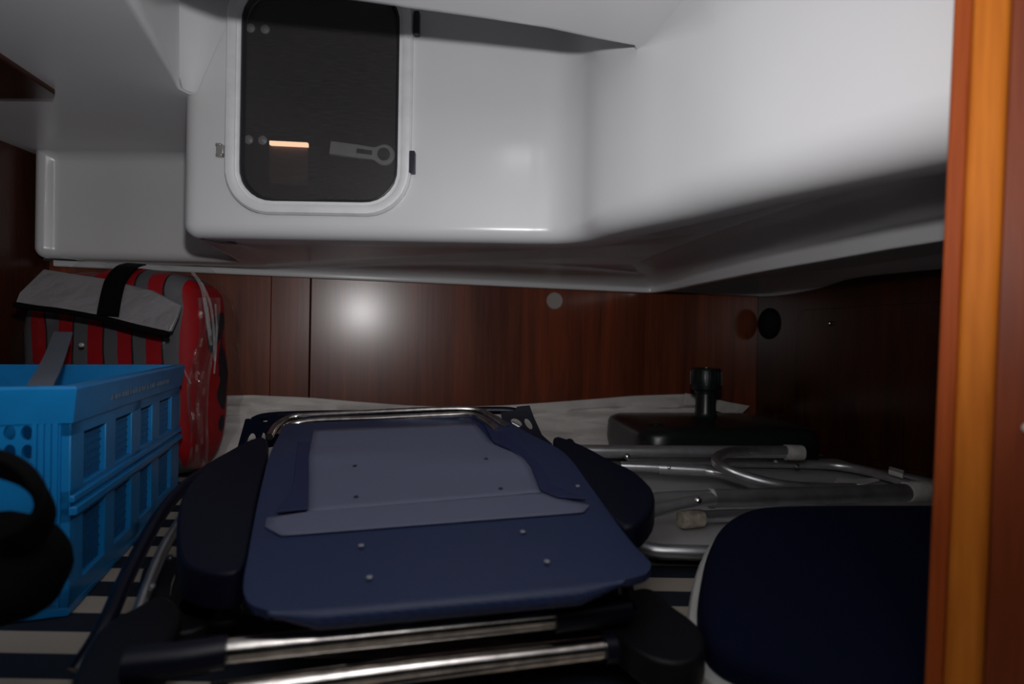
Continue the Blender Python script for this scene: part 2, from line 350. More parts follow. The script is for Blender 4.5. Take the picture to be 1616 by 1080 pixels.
# ceiling with the raised recess over the window
rc = .022
Apt = V(P(290, 150, z=ZC).x, DW, 0); Cpt = V(-.545, .70, 0); Epx = P(480, 0, z=ZC)
Mq = V(pathC[Mi].x, pathC[Mi].y, 0)
edge = [Mq] + [V(P(x, y, z=ZC).x, P(x, y, z=ZC).y, 0) for x, y in ((1000, 74), (940, 66), (860, 52), (760, 37), (655, 23), (560, 10), (480, 0))]
d_ = (edge[-1] - edge[-3]).normalized()
edge += [edge[-1] + d_ * .09] + arcpts(edge[-1] + d_ * .12, V(-.545, .70, 0) + d_ * .04, V(-.575, .78, 0), 6) + [V(P(222, 14, z=ZC).x, P(222, 14, z=ZC).y, 0), V(P(255, 80, z=ZC).x, P(255, 80, z=ZC).y, 0)]
fl = [V(P(276, 122, z=ZC).x, P(276, 122, z=ZC).y, 0), V(-.728, 1.18, 0), V(-.722, DW - .001, 0)]
edge += fl
rows = []; outer = []
for i, p in enumerate(edge):
    a = edge[max(i - 1, 0)]; b = edge[min(i + 1, len(edge) - 1)]; t = (b - a).normalized(); n = V(-t.y, t.x, 0)   # away from the opening: camera side / left
    r_ = rc * min(1, i / 3, (len(edge) - 1 - i) / 5)
    row = []
    for k in range(7):
        an = k / 6 * pi / 2; row.append(p + n * (r_ - r_ * math.sin(an)) + V(0, 0, ZC + r_ - r_ * math.cos(an)))
    row += [p + V(0, 0, ZC + rc + (ZR - ZC - rc) * k / 4) for k in range(1, 5)]
    rows.append(row); outer.append(row[0])
gE = grid(rows)
ceil = [p for p in eA[1:kA + 2]] + list(reversed(outer)) + eC[Mi + 2:] + [V(.62, .40, ZC), V(1.0, .2, ZC), V(1.0, -.5, ZC), V(-1.45, -.5, ZC), V(-1.45, 1.68, ZC)]
tri = tessellate_polygon([ceil]); gT = (ceil, [list(t) for t in tri])
cf = []
for k in range(9):
    z = ZC + .004 + (ZR - ZC) * k / 8; rho = min(.13, .02 + .55 * (z - ZC)); a0 = V(-.722, DW, z); wdir = (edge[-2] - edge[-6]).normalized()
    pA = a0 - V(.02, .13, 0).normalized() * rho * .9 + V(.001, 0, 0); pB = a0 + V(rho * .75, -.001, 0)
    cf.append([pA * (1 - t) ** 2 + a0 * 2 * t * (1 - t) + pB * t * t for t in [j / 8 for j in range(9)]])
gE = join(gE, grid(cf))
top = [V(-.9, .55, ZR), V(.4, .55, ZR), V(.4, 1.3, ZR), V(-.9, 1.3, ZR)]
build('ceiling', join(gT, gE, (top, [[0, 1, 2, 3]])), GEL, ang=50)['kind'] = 'structure'
# underside of the moulding, its lip and the second lip along the walls
lipA = [P(x, y, z=.20) for x, y in ((1700, 340), (1600, 358), (1484, 381), (1400, 394), (1305, 411), (1240, 422), (1190, 431), (1120, 445))]
lipB = [wallpt(x, 450, .03) for x in (1020, 900, 760, 640, 520, 400, 300)] + [WN * (WD - .03) + WT * ((lw + .02) / WT.x + .56)]
lp = [V(p.x, p.y, 0) for p in lipA]; lpb = [V(p.x, p.y, 0) for p in lipB]
path = lp + arcpts(lp[-1] + (lp[-1] - lp[-2]) * .4, V(wallpt(1040, 450, .03).x, wallpt(1040, 450, .03).y, 0), lpb[0], 6) + lpb[1:]
rows = []; first = []
nrm = []
for i, p in enumerate(path):
    t = (path[min(i + 1, len(path) - 1)] - path[max(i - 1, 0)]); nrm.append(V(-t.y, t.x, 0))
nsm = [sum((nrm[j] * math.exp(-((path[j] - p).length / .22) ** 2) for j in range(len(path))), V(0, 0, 0)).normalized() for p in path]
for i, p in enumerate(path):
    a = path[max(i - 1, 0)]; b = path[min(i + 1, len(path) - 1)]; t = (b - a).normalized(); n = V(-t.y, t.x, 0)
    k = min(1, max(0, (14 - i) / 10)); h = .012 + .022 * k; z0 = .20; row = []
    zt_ = z0 + h + .012
    g = min(1, max(.12, (p.x + .75) / .5)) if i > 14 else 1
    for o_, u_ in ((.20, .036), (.15, .034), (.11, .028), (.075, .018), (.045, .008)): row.append(p + nsm[i] * (.018 + (o_ - .018) * g) + V(0, 0, max(zt_, ZS) + u_ * g))
    row.append(p + n * .018 + V(0, 0, zt_ + .001))
    for j in range(1, 5): an = j / 4 * pi / 2; row.append(p + n * (.018 - .015 * math.sin(an)) + V(0, 0, zt_ - .012 * (1 - math.cos(an))))
    for j in range(5): an = j / 4 * pi / 2; row.append(p + n * (.003 - .006 * (1 - math.cos(an))) + V(0, 0, z0 + .006 - .006 * math.sin(an)))
    row.append(p - n * .028 + V(0, 0, z0 + .001)); row.append(p - n * .030 + V(0, 0, z0 + .09))
    rows.append(row); first.append(V(row[0].x, row[0].y, row[0].z))
gLip = grid(rows)
sof = [V(p.x, p.y, ZS) for p in sA[1:]] + [V(p.x, p.y, ZS) for p in sB[1:]] + [V(p.x, p.y, ZS) for p in sC[1:]]
bk = [V(p.x, p.y, p.z) for p in first]
poly = sof + [V(.75, .45, ZS)] + bk
gS = (poly, [list(t) for t in tessellate_polygon([[V(p.x, p.y, 0) for p in poly]])])
z2 = .275
a_ = V(.45, 2.02, z2); 
gS2 = ([a_, WN * WD + WT * .3 + V(0, 0, z2), V(cor.x, cor.y, z2), V(e1.x, e1.y, z2), V(.85, .5, z2), V(.70, 1.4, z2)], [[0, 1, 2, 3, 4, 5]])
l2 = [(wallpt(x, y, .012)) for x, y in ((1030, 458), (1060, 460), (1110, 463), (1150, 465))] + [(wallpt(1185, 467, .02))] + [rwall(x, y, .012) for x, y in ((1207, 468), (1240, 465), (1286, 456), (1315, 447), (1343, 439), (1400, 432), (1484, 424), (1560, 416))]
l2 = catmull(l2, 3); rows = []
for i, p in enumerate(l2):
    a = l2[max(i - 1, 0)]; b = l2[min(i + 1, len(l2) - 1)]; t = (b - a); t.z = 0; t.normalize(); n = V(t.y, -t.x, 0)
    rows.append([p + n * .07 + V(0, 0, z2 - p.z), p + n * .03 + V(0, 0, .055), p + n * .008 + V(0, 0, .035), p + V(0, 0, .012), p + n * .002 + V(0, 0, .003), p - n * .003, p - n * .02])
gL2 = grid(rows)
build('trim_1', join(gS, gLip, gS2, gL2), GEL, ang=40)['kind'] = 'structure'
# wooden ceiling board at upper left
t = build('trim_2', prism([V(-1.43, .2, ZC - .012), V(-.975, .2, ZC - .012), V(-.975, 1.0, ZC - .012), V(-1.005, 1.19, ZC - .012), V(-1.03, 1.215, ZC - .012), V(-1.43, 1.225, ZC - .012)], V(0, 0, .012)), MAHD, bevel=.003); t['kind'] = 'structure'

# bulkhead and its edging at the right, close to the lens
def post(xa, xb, da, db, dback, name, mt, bevel):
    pts = []
    lo_, hi_ = [], []
    for lst, y in ((lo_, 1260), (hi_, -180)):
        sh = -.047 * y
        A = P(xa + sh, y, d=da); B = P(xb + sh, y, d=db)
        z = -.50 if y > 0 else .525
        A.z = z; B.z = z
        lst += [A, B, V(B.x * dback / B.y, dback, z), V(A.x * dback / A.y + .002, dback, z)]
    o = build(name, (lo_ + hi_, [[3, 2, 1, 0], [4, 5, 6, 7], [0, 1, 5, 4], [1, 2, 6, 5], [2, 3, 7, 6], [3, 0, 4, 7]]), mt, bevel=bevel, seg=4)
    o['kind'] = 'structure'; return o
post(1508, 1540, .535, .527, .57, 'trim_3', TRIMR, .003)
post(1538, 1600, .520, .505, .565, 'trim_4', TRIML, .006)
wnear = post(1599, 2150, .512, .40, .62, 'wall_near', BULK, .002)

# ---------------------------------------------------------------- window
win = empty('window_1', (wc.x, DW, wz0), kind='structure')
fo = rr_(hw, hh, .098); fi = rr_(hw - .030, hh - .030, .072); fm = rr_(hw - .004, hh - .004, .096); fm2 = rr_(hw - .022, hh - .022, .078)
build('window_frame', grid([loop(fo, -.0), loop(fo, -.010), loop(fm, -.015), loop(rr_(hw - .014, hh - .014, .086), -.016), loop(fm2, -.013), loop(fm2, -.006), loop(fi, -.006), loop(fi, .02)], True), FRM, win, ang=30)
build('window_seal', grid([loop(fi, -.003), loop(rr_(hw - .034, hh - .034, .07), -.005), loop(rr_(hw - .038, hh - .038, .066), .004)], True), DARKR, win)
fp = rr_(hw - .026, hh - .026, .074)
PANE = film('dark_screened_glass', (.045, .043, .045), .62, .35)
# fine horizontal weave of the screen
nt = PANE.node_tree; b = nt.nodes['Principled BSDF']; tcn = nt.nodes['Texture Coordinate']; mp = nt.nodes.new('ShaderNodeMapping'); mp.inputs['Scale'].default_value = (30, 1, 700)
nn = nt.nodes.new('ShaderNodeTexNoise'); nn.inputs['Scale'].default_value = 1; nn.inputs['Detail'].default_value = 2
rr = nt.nodes.new('ShaderNodeValToRGB'); rr.color_ramp.elements[0].color = (.044, .040, .042, 1); rr.color_ramp.elements[1].color = (.085, .079, .082, 1); rr.color_ramp.elements[0].position = .3; rr.color_ramp.elements[1].position = .7
nt.links.new(tcn.outputs['Object'], mp.inputs[0]); nt.links.new(mp.outputs[0], nn.inputs['Vector']); nt.links.new(nn.outputs[0], rr.inputs[0]); nt.links.new(rr.outputs[0], b.inputs['Base Color'])
for l in list(b.inputs['Normal'].links): nt.links.remove(l)
n_ = len(angs); lf = loop(fp, .004); build('window_pane', (lf, [list(range(n_))]), PANE, win, smooth=False)
# outer handle seen dimly through the pane
def WP(x, y, dy): return P(x, y, d=DW + dy)
HND = mat('grey_handle_metal', (.8, .8, .82), .4, .1)
h0, h1 = WP(520, 232, .03), WP(606, 244, .03)
ax = (h1 - h0).normalized(); pz = V(0, -1, 0).cross(ax) * -1
def hp(u, v): return h0 + ax * u + pz * v
LH = (h1 - h0).length
outl = [hp(0, .016), hp(LH * .55, .016), hp(LH * .8, .014)] + [h1 + ax * .024 * math.cos(a) + pz * .024 * math.sin(a) for a in [pi * .6 - k * pi * 1.2 / 12 for k in range(13)]] + [hp(LH * .8, -.014), hp(LH * .5, -.015), hp(0, -.015)]
hd = build('handle', prism(outl, V(0, .012, 0)), HND, win, bevel=.003)
build('pivot', lathe(h1 + V(0, -.001, 0), [(.0, 0), (.014, 0), (.014, .004), (.008, .004), (.008, .007), (0, .007)], (0, -1, 0)), DARKR, hd)
build('slot', prism([hp(LH * .5, .005), hp(LH * .78, .005), hp(LH * .78, -.005), hp(LH * .5, -.005)], V(0, -.002, 0)), DARKR, hd)
for x, y in ((396, 45), (419, 47), (393, 221), (415, 222)):
    build('rivet', lathe(WP(x, y, .024), [(.010, 0), (.010, .003), (.005, .006), (.001, .007)], (0, -1, 0), 16), HND, win)
build('clip', join(box(WP(349, 237, -.008), (.016, .014, .020)), box(WP(346, 229, -.010), (.012, .012, .006)), box(WP(347, 245, -.010), (.014, .012, .006))), mat('pale_metal', (.5, .5, .47), .35, .6), win, bevel=.002)
build('hinge', box(WP(651, 257, -.008), (.012, .018, .048)), mat('black_hinge', (.02, .02, .035), .4), win, bevel=.002)
build('hinge', box(WP(658, 38, -.008), (.012, .018, .05)), bpy.data.materials['black_hinge'], win, bevel=.002)
# what is seen outside through the pane
cl = empty('lit_gap', P(455, 232, d=1.45), 'narrow peach-lit strip above a brown board seen through the dark window pane', 'lit gap')
build('glowing_strip', prism([P(425, 222, d=1.45), P(485, 225, d=1.45), P(485, 231, d=1.45), P(425, 228, d=1.45)], V(0, .01, 0)), LITGAP, cl)  # emissive bar standing for light in a gap outside, not a lamp
build('board', prism([P(425, 229, d=1.46), P(486, 232, d=1.46), P(486, 292, d=1.46), P(425, 290, d=1.46)], V(0, .01, 0)), BRN, cl)

# ---------------------------------------------------------------- fittings on the walls
def thingmesh(name, vf, mt, label, cat, **k):
    o = build(name, vf, mt, **k); o['label'] = label; o['category'] = cat; return o
thingmesh('cover_disc', lathe(wallpt(875, 475, 0), [(.033, 0), (.033, .004), (.030, .007), (.026, .0065), (0, .0065)], -WN, 36), DISC, 'round grey-beige plastic disc set into the wooden back wall', 'disc')
thingmesh('round_vent', lathe(rwall(1214, 511, 0), [(.066, 0), (.066, .003), (.060, .006), (.054, .003), (0, .003)], RN, 36), BLKP, 'matt black round disc on the dark side wall near the corner', 'vent')
build('latch_button', lathe(rwall(1314, 511, -.004), [(.016, 0), (.016, .004), (.010, .008), (.0095, .012), (.0085, .016), (.0065, .019), (.004, .021), (0, .0215)], RN, 24), SCRW, ldoor, label='shiny chrome push button')
build('knob', lathe(P(1622, 676, d=.497), [(.005, 0), (.005, .006), (.0085, .010), (.0085, .015), (.004, .018), (0, .018)], (-.2, -1, 0), 24), WPL, wnear, label='small pale knob')

# ---------------------------------------------------------------- mattress
mo = [WN * (WD - .012) + WT * (wl.dot(WT) + .03), cor + WN * -.012 + RN * .012, e1 + RN * .012, V(1.2, .2, 0), V(lw + .012, .2, 0)]
mt_ = thingmesh('mattress', prism([V(p.x, p.y, ZB + .002) for p in mo], (0, 0, .117)), MATT, 'bunk mattress in cream and dark navy striped ticking under all the gear', 'mattress', bevel=.02)

# ---------------------------------------------------------------- white cloth along the back wall
ytop = [(335, 625), (400, 624), (490, 628), (560, 634), (640, 640), (720, 643), (800, 640), (860, 636), (940, 630), (1000, 625), (1088, 622)]
def interp(t, x):
    for (a, b), (c, d) in zip(t, t[1:]):
        if a <= x <= c: return b + (d - b) * (x - a) / (c - a)
    return t[-1][1] if x > t[-1][0] else t[0][1]
def cloth(x0, x1, seed, yt, depth0=.05, zbot=ZM):
    rows = []
    for i in range(91):
        x = x0 + (x1 - x0) * i / 90; tp = wallpt(x, interp(yt, x), depth0); row = []
        s = tp.dot(WT)
        for j in range(25):
            v = j / 24; z = tp.z + (zbot - tp.z) * (v ** 1.15)
            off = depth0 + .16 * v ** 1.6 + .035 * nz(V(s * 2.0, v * 3, 0), 2.6, seed) * min(1, v * 5) + .014 * nz(V(s * 3, v * 6, 2), 3.1, seed) * min(1, v * 4) + .012 * math.sin(v * 9 + nz(V(s, v, 0), 4, seed) * 5) * min(1, v * 4)
            p = WN * (WD - off) + WT * s; row.append(V(p.x, p.y, z + .004 * nz(V(s, v, 1), 9, seed) * v))
        row.insert(0, WN * (WD - depth0 + .022) + WT * s + V(0, 0, tp.z - .012))
        row.insert(0, WN * (WD - depth0 + .024) + WT * s + V(0, 0, tp.z - .10))
        rows.append(row)
    return grid(rows)
thingmesh('folded_sheet', join(cloth(343, 1092, 3, ytop)), CLOTH, 'crumpled off-white sheet bunched low along the wooden back wall', 'sheet', ang=60)
fl_ = [(1082, 621), (1110, 626), (1150, 635), (1184, 641), (1169, 655), (1140, 652), (1100, 640), (1080, 640)]
bp_ = [wallpt(x, y, .09) for x, y in fl_]
thingmesh('sheet_corner', prism(bp_, WN * .006), CLOTH, 'stiff off-white cloth corner sticking out right of the parasol base stem', 'cloth', bevel=.002)

# ---------------------------------------------------------------- parasol base
pc = V(P(1113, 660, d=1.85).x, 1.85, 0)
pb = empty('parasol_base', (pc.x, pc.y, ZM), 'squat black plastic parasol base with a short stem and dark screw collar', 'parasol base')
def sq(hwid, z, r=.06, n=56): 
    M_ = Matrix.Rotation(.12, 3, 'Z')
    return [pc + V(0, 0, z) + M_ @ V(math.cos(a) * rrect(a, hwid, hwid * .72, r), math.sin(a) * rrect(a, hwid, hwid * .72, r), 0) for a in [2 * pi * k / n for k in range(n)]]
rows = [sq(.27, ZM + .002), sq(.29, ZM + .02), sq(.295, ZM + .06), sq(.292, ZM + .115), sq(.285, ZM + .130), sq(.268, ZM + .139), sq(.20, ZM + .142), sq(.08, ZM + .150), sq(.05, ZM + .152, .04)]
vs, fs = grid(rows, True); fs += [list(range(56)), [len(vs) - 1 - k for k in range(56)]]
build('base', (vs, fs), GRNP, pb, ang=60)
stz = ZM + .148
build('stem', lathe((pc.x, pc.y, stz), [(.045, 0), (.038, .006), (.034, .02), (.031, .095), (0, .095)]), GRNP, pb)
cl2 = lathe((pc.x, pc.y, stz + .092), [(.034, -.01), (.036, 0), (.047, .006), (.049, .02), (.049, .068), (.045, .076), (.024, .078), (.022, .06), (0, .06)], seg=48)
build('screw_collar', cl2, GRNP, pb)
build('collar_grip', join(*[box((pc.x + .049 * math.cos(a), pc.y + .049 * math.sin(a), stz + .135), (.004, .005, .046), a) for a in [2 * pi * k / 20 for k in range(20)]]), GRNP, pb)
build('filler_plug', lathe((pc.x - .20, pc.y - .12, ZM + .138), [(.022, -.01), (.022, .004), (.018, .008), (0, .008)]), GRNP, pb)
build('moulding_pip', lathe(P(1018, 699, d=1.60), [(.006, 0), (.006, .004), (0, .004)], (0, -1, 0), 12), GRNP, pb)

# ---------------------------------------------------------------- folding table lying folded at right
tb = empty('folding_table', (.68, 1.27, ZM), 'folded camping table with grey top and aluminium tube frame right of the chairs', 'table')
tcx, tcy, thw, thh = .65, 1.27, .49, .315
def tl(hwid, hht, z, r, n=64): return [V(tcx + math.cos(a) * rrect(a, hwid, hht, r), tcy + math.sin(a) * rrect(a, hwid, hht, r), z) for a in [2 * pi * k / n for k in range(n)]]
build('table_top', prism(tl(thw - .008, thh - .008, ZM + .024, .12), V(0, 0, .012)), GRYT, tb, bevel=.002)
rimo = build('rim', tube(tl(thw, thh, ZM + .032, .13), .0135, n=1, closed=True), ALU, tb)
def ttube(name, pts, r, mt=ALU, parent=tb, **k):
    return build(name, tube([P(x, y, z=z) for x, y, z in pts], r, **k), mt, parent)
def endcap(a, b, r, L, mt, parent, name='end_cap'):
    ax_ = (Vector(b) - Vector(a)).normalized()
    return build(name, lathe(a, [(r * .96, 0), (r, .003), (r, L - .006), (r * .9, L - .001), (r * .7, L), (0, L)], ax_), mt, parent)
def rivet(p, r=.005, mt=SCRW, parent=tb, ax_=(-.1, -.8, .6)): return build('rivet', lathe(p, [(r, -.002), (r, .001), (r * .7, .0028), (0, .0035)], ax_, 14), mt, parent)
l1 = ttube('leg', [(905, 712, -.29), (1245, 714, -.29)], .0165, ALU)
a, b_ = P(1238, 714, z=-.29), P(1270, 715, z=-.29); endcap(a, b_, .0205, (b_ - a).length * .95, RUB, l1)
rivet(P(990, 720, z=-.276), .007, parent=l1); rivet(P(1184, 716, z=-.276), .004, parent=l1)
l2_ = ttube('leg', [(1000, 791, -.30), (1060, 787, -.30), (1125, 785, -.30)], .0135, ALU)
l3 = ttube('leg', [(1118, 787, -.30), (1280, 783, -.30), (1438, 777, -.30)], .0175, ALUD)
a, b_ = P(1430, 777, z=-.30), P(1464, 776, z=-.30); endcap(a, b_, .021, (b_ - a).length, RUB, l3)
build('collar_ring', tube([P(1119, 787, z=-.30), P(1125, 787, z=-.30)], .0195), RUB, l3)
l4 = ttube('brace', [(1015, 812, -.30), (1060, 800, -.295), (1100, 791, -.29), (1124, 788, -.29)], .0145, ALU, flat=.75)
rivet(P(1102, 790, z=-.276), .0065, parent=l4)
ttube('cross_bar', [(1240, 711, -.283), (1190, 711, -.283), (1150, 714, -.28), (1131, 724, -.28), (1140, 738, -.285), (1180, 754, -.30), (1230, 766, -.31), (1290, 771, -.315), (1350, 772, -.315)], .0125, ALUD, n=6)
l5 = ttube('leg', [(980, 736, -.325), (1050, 739, -.325), (1115, 744, -.33), (1160, 754, -.335), (1200, 768, -.335), (1240, 775, -.335)], .0125, ALU)
build('sleeve', tube([P(1040, 739, z=-.325), P(1112, 743, z=-.325)], .0145), ALU, l5); rivet(P(1056, 738, z=-.311), .004, parent=l5)
l6 = ttube('leg', [(990, 728, -.34), (1150, 731, -.34), (1280, 733, -.34), (1340, 738, -.34), (1400, 752, -.34), (1440, 766, -.34)], .0125, ALU)
rivet(P(1224, 728, z=-.325), .005, WPL, l6); rivet(P(1258, 735, z=-.328), .006, parent=l6)
build('stop_block', prism([P(1403, 743, z=-.325), P(1427, 750, z=-.325), P(1425, 756, z=-.325), P(1402, 749, z=-.325)], (0, 0, .012)), WPL, l6, bevel=.002)
build('corner_bracket', prism([P(1315, 766, z=-.36), P(1322, 757, z=-.36), P(1350, 760, z=-.36), P(1385, 757, z=-.36), P(1388, 760, z=-.36), P(1355, 768, z=-.36)], (0, 0, .006)), WPL, tb, bevel=.001)
l7 = ttube('leg', [(1100, 817, -.345), (1150, 814, -.345), (1260, 811, -.345)], .0125, ALU)
a, b_ = P(1107, 818, z=-.345), P(1073, 821, z=-.345); cp = endcap(a, b_, .0175, (b_ - a).length, CREAM, l7); cp['label'] = 'cream rubber foot'
rivet(P(1074, 819, z=-.344), .004, parent=cp, ax_=(-1, -.1, 0))

# ---------------------------------------------------------------- navy cushion in a white seat shell, lower right
cn = V(.05, -.28, 1).normalized(); c0_ = V(.42, .93, -.275)
col = [(1600, 797), (1480, 797), (1330, 797), (1220, 799), (1172, 808), (1138, 831), (1118, 868), (1107, 920), (1106, 965), (1116, 1005), (1140, 1033), (1180, 1053), (1260, 1084), (1360, 1120), (1500, 1150), (1600, 1150)]
se = empty('boat_seat', PP(1300, 960, c0_, cn) * 1.0 + V(0, 0, -.05), 'dark navy padded seat cushion in a white shell at lower right', 'seat')
cpts = catmull([PP(x, y, c0_, cn) for x, y in col], 4)
ctr = sum(cpts, V(0, 0, 0)) / len(cpts)
def infl(k, h): return [ctr + (p - ctr) * k + cn * h for p in cpts]
rows = [infl(1.0, -.03), infl(1.0, -.012), infl(.985, -.003), infl(.95, .004), infl(.85, .011), infl(.6, .018), infl(.3, .02)]
n_ = len(cpts); vs, fs = grid(rows, True); fs += [list(range(n_)), [len(vs) - 1 - k for k in range(n_)]]
build('cushion', (vs, fs), CUSH, se, ang=60)
rows = [[p + V(-.010, -.010, 0) for p in r] for r in (infl(1.0, -.034), infl(1.03, -.028), infl(1.04, -.034), infl(1.035, -.041), infl(.8, -.05), infl(.4, -.055))]
vs, fs = grid(rows, True); fs += [list(range(n_)), [len(vs) - 1 - k for k in range(n_)]]
build('shell', (vs, fs), WPL, se, ang=60)

# ---------------------------------------------------------------- folding chairs, stacked flat
SL = .168; d0, zf = .564, -.272
chn = V(0, -SL, 1).normalized(); ch0 = V(0, d0, zf)
def cz(p, lift=0):
    return p + V(0, 0, lift + .006 * math.exp(-((p.y - .93) / .035) ** 2))
def CP(x, y, lift=0): return cz(PP(x, y, ch0 + V(0, 0, lift), chn))
def patch(L, R_, lift, nu=22, nv=5, front=0):
    Lc = catmull([CP(x, y, lift) for x, y in L], nv); Rc = catmull([CP(x, y, lift) for x, y in R_], nv); rows = []
    for a, b in zip(Lc, Rc): rows.append([cz(a.lerp(b, u / nu), 0) - V(0, 0, .006 * math.exp(-((a.lerp(b, u / nu).y - .93) / .035) ** 2)) for u in range(nu + 1)])
    return rows
fc = empty('folding_chair', V(-.02, .85, ZM), 'folded navy mesh chair with pale grey-blue centre panel, on top of the stack', 'chair', group='folding chairs stacked flat')
L_ = [(450, 669), (438, 692), (425, 725), (410, 780), (399, 835), (390, 885), (384, 920), (386, 940), (397, 955), (425, 964)]
R_ = [(782, 655), (838, 686), (890, 715), (933, 770), (970, 822), (1000, 860), (1020, 880), (1027, 893), (1018, 906), (985, 915)]
rows = patch(L_, R_, 0)
last = rows[-1]; c = sum(last, V(0, 0, 0)) / len(last)
for k in range(1, 7):
    an = k / 6 * pi * .75; rows.append([p + V(0, -.012 * math.sin(an), -.012 * (1 - math.cos(an))) * min(1, .25 + q_ / 4, .25 + (len(last) - 1 - q_) / 4) for q_, p in enumerate(last)])
build('backrest', grid(rows), NAVY, fc, solid=.010, soff=-1, bevel=.003, ang=60)
Lp = [(495, 678), (490, 705), (487, 729), (486, 765), (484, 808)]; Rp = [(749, 667), (775, 697), (817, 715), (843, 745), (857, 777)]
Lq = [(484, 808), (421, 817), (418, 831), (444, 845)]; Rq = [(857, 777), (890, 788), (931, 797), (921, 808)]
def lin(L, R_, lift, nu=22, nv=5):
    rows = []
    for i in range(len(L) - 1):
        for k in range(nv + (1 if i == len(L) - 2 else 0)):
            t_ = k / nv; a = CP(L[i][0] + (L[i + 1][0] - L[i][0]) * t_, L[i][1] + (L[i + 1][1] - L[i][1]) * t_, lift)
            b = CP(R_[i][0] + (R_[i + 1][0] - R_[i][0]) * t_, R_[i][1] + (R_[i + 1][1] - R_[i][1]) * t_, lift)
            rows.append([a.lerp(b, u / nu) for u in range(nu + 1)])
    return rows
r1 = lin(Lp, Rp, .003); r2 = lin(Lq, Rq, .003)
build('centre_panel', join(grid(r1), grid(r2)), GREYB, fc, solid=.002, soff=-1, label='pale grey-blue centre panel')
for pts in ([(470, 700), (488, 700), (486, 806), (436, 811), (462, 770)], [(765, 672), (790, 680), (826, 712), (855, 742), (872, 768), (925, 790), (880, 787), (853, 776), (838, 740), (808, 714), (778, 700)]):
    build('hem', prism([CP(x, y, .0035) for x, y in pts], (0, 0, .003)), NAVYD, fc, bevel=.001)
for k, (x, y) in enumerate([(560, 738), (767, 730), (562, 785), (790, 772), (570, 862), (825, 840), (583, 912), (863, 887), (462, 787), (912, 768)]):
    pmt = bpy.data.materials.get('dull_stud') or mat('dull_stud', (.30, .31, .36), .4, .3)
    pmd = bpy.data.materials.get('dark_stud') or mat('dark_stud', (.02, .02, .04), .5)
    build('stud', lathe(CP(x, y, .003), [(.0034, 0), (.0034, .0012), (.002, .002), (0, .002)], chn, 12), pmd if k < 4 else pmt, fc)
def zpts(lst): return [P(x, y, d=d) for x, y, d in lst]
build('frame_tube', tube(zpts([(425, 690, 1.12), (436, 672, 1.17), (462, 659, 1.215), (500, 656, 1.22), (620, 650, 1.22), (720, 646, 1.22), (757, 649, 1.215), (778, 660, 1.17), (800, 676, 1.12)]), .0075, n=6), CHR, fc)
build('frame_tube', tube(zpts([(438, 690, 1.10), (452, 676, 1.14), (485, 666, 1.165), (600, 661, 1.17), (700, 656, 1.17), (742, 655, 1.165), (765, 664, 1.13), (785, 680, 1.08)]), .0075, n=6), CHR, fc)
def pad(name, pts, lift, th, parent, mt=ARMP, bev=.014, label=None):
    return build(name, prism([CP(x, y, lift) for x, y in pts], (0, 0, -th)), mt, parent, bevel=bev, seg=5, label=label)
def sm(pts, n=3): return [(p.x, p.y) for p in catmull([V(x, y, 0) for x, y in pts], n, True)]
pad('armrest', sm([(872, 690), (920, 702), (975, 733), (1015, 757), (1032, 776), (1030, 802), (1008, 826), (985, 830), (955, 808), (915, 750)]), -.012, .04, fc)
pad('armrest', sm([(283, 795), (310, 750), (360, 712), (408, 690), (424, 705), (408, 780), (396, 850), (384, 895), (345, 905), (296, 893), (280, 860)]), -.014, .045, fc)
def plate0(outer, holes, off):
    lo2 = [outer] + holes; flat_ = [p for l in lo2 for p in l]; n = len(flat_); off = Vector(off)
    tr = [list(t) for t in tessellate_polygon(lo2)]
    vs = flat_ + [p + off for p in flat_]; fs = tr + [[i + n for i in reversed(t)] for t in tr]; k = 0
    for l in lo2:
        m_ = len(l); fs += [[k + i, k + (i + 1) % m_, n + k + (i + 1) % m_, n + k + i] for i in range(m_)]; k += m_
    return vs, fs
def bracket(pts, holes, rods):
    hs = [[P(x + rx * math.cos(2 * pi * k / 14) + sh * math.sin(2 * pi * k / 14), y + ry * math.sin(2 * pi * k / 14), d=1.24) for k in range(14)] for x, y, rx, ry, sh in holes]
    o = build('corner_bracket', plate0([P(x, y, d=1.24) for x, y in pts], hs, (0, .012, 0)), NAVYP, fc, smooth=False)
    for (x, y), (x2, y2) in rods: build('rod', tube([P(x, y, d=1.255), P(x2, y2, d=1.255)], .004), ALU, o)
bracket([(387, 662), (410, 663), (412, 667), (421, 667), (425, 655), (436, 652), (445, 660), (440, 704), (372, 716)], [(395, 696, 8, 12, -3), (414, 693, 5, 10, -1)], [((386, 712), (402, 701))])
bracket([(790, 652), (812, 649), (816, 643), (836, 641), (843, 660), (856, 688), (872, 702), (800, 705)], [(815, 668, 8, 7, 4), (834, 670, 5, 9, 4)], [((808, 668), (824, 676))])
build('back_bar', tube(zpts([(400, 664, 1.25), (440, 656, 1.25), (620, 652, 1.26), (790, 648, 1.26), (820, 655, 1.25)]), .009), NAVYP, fc)
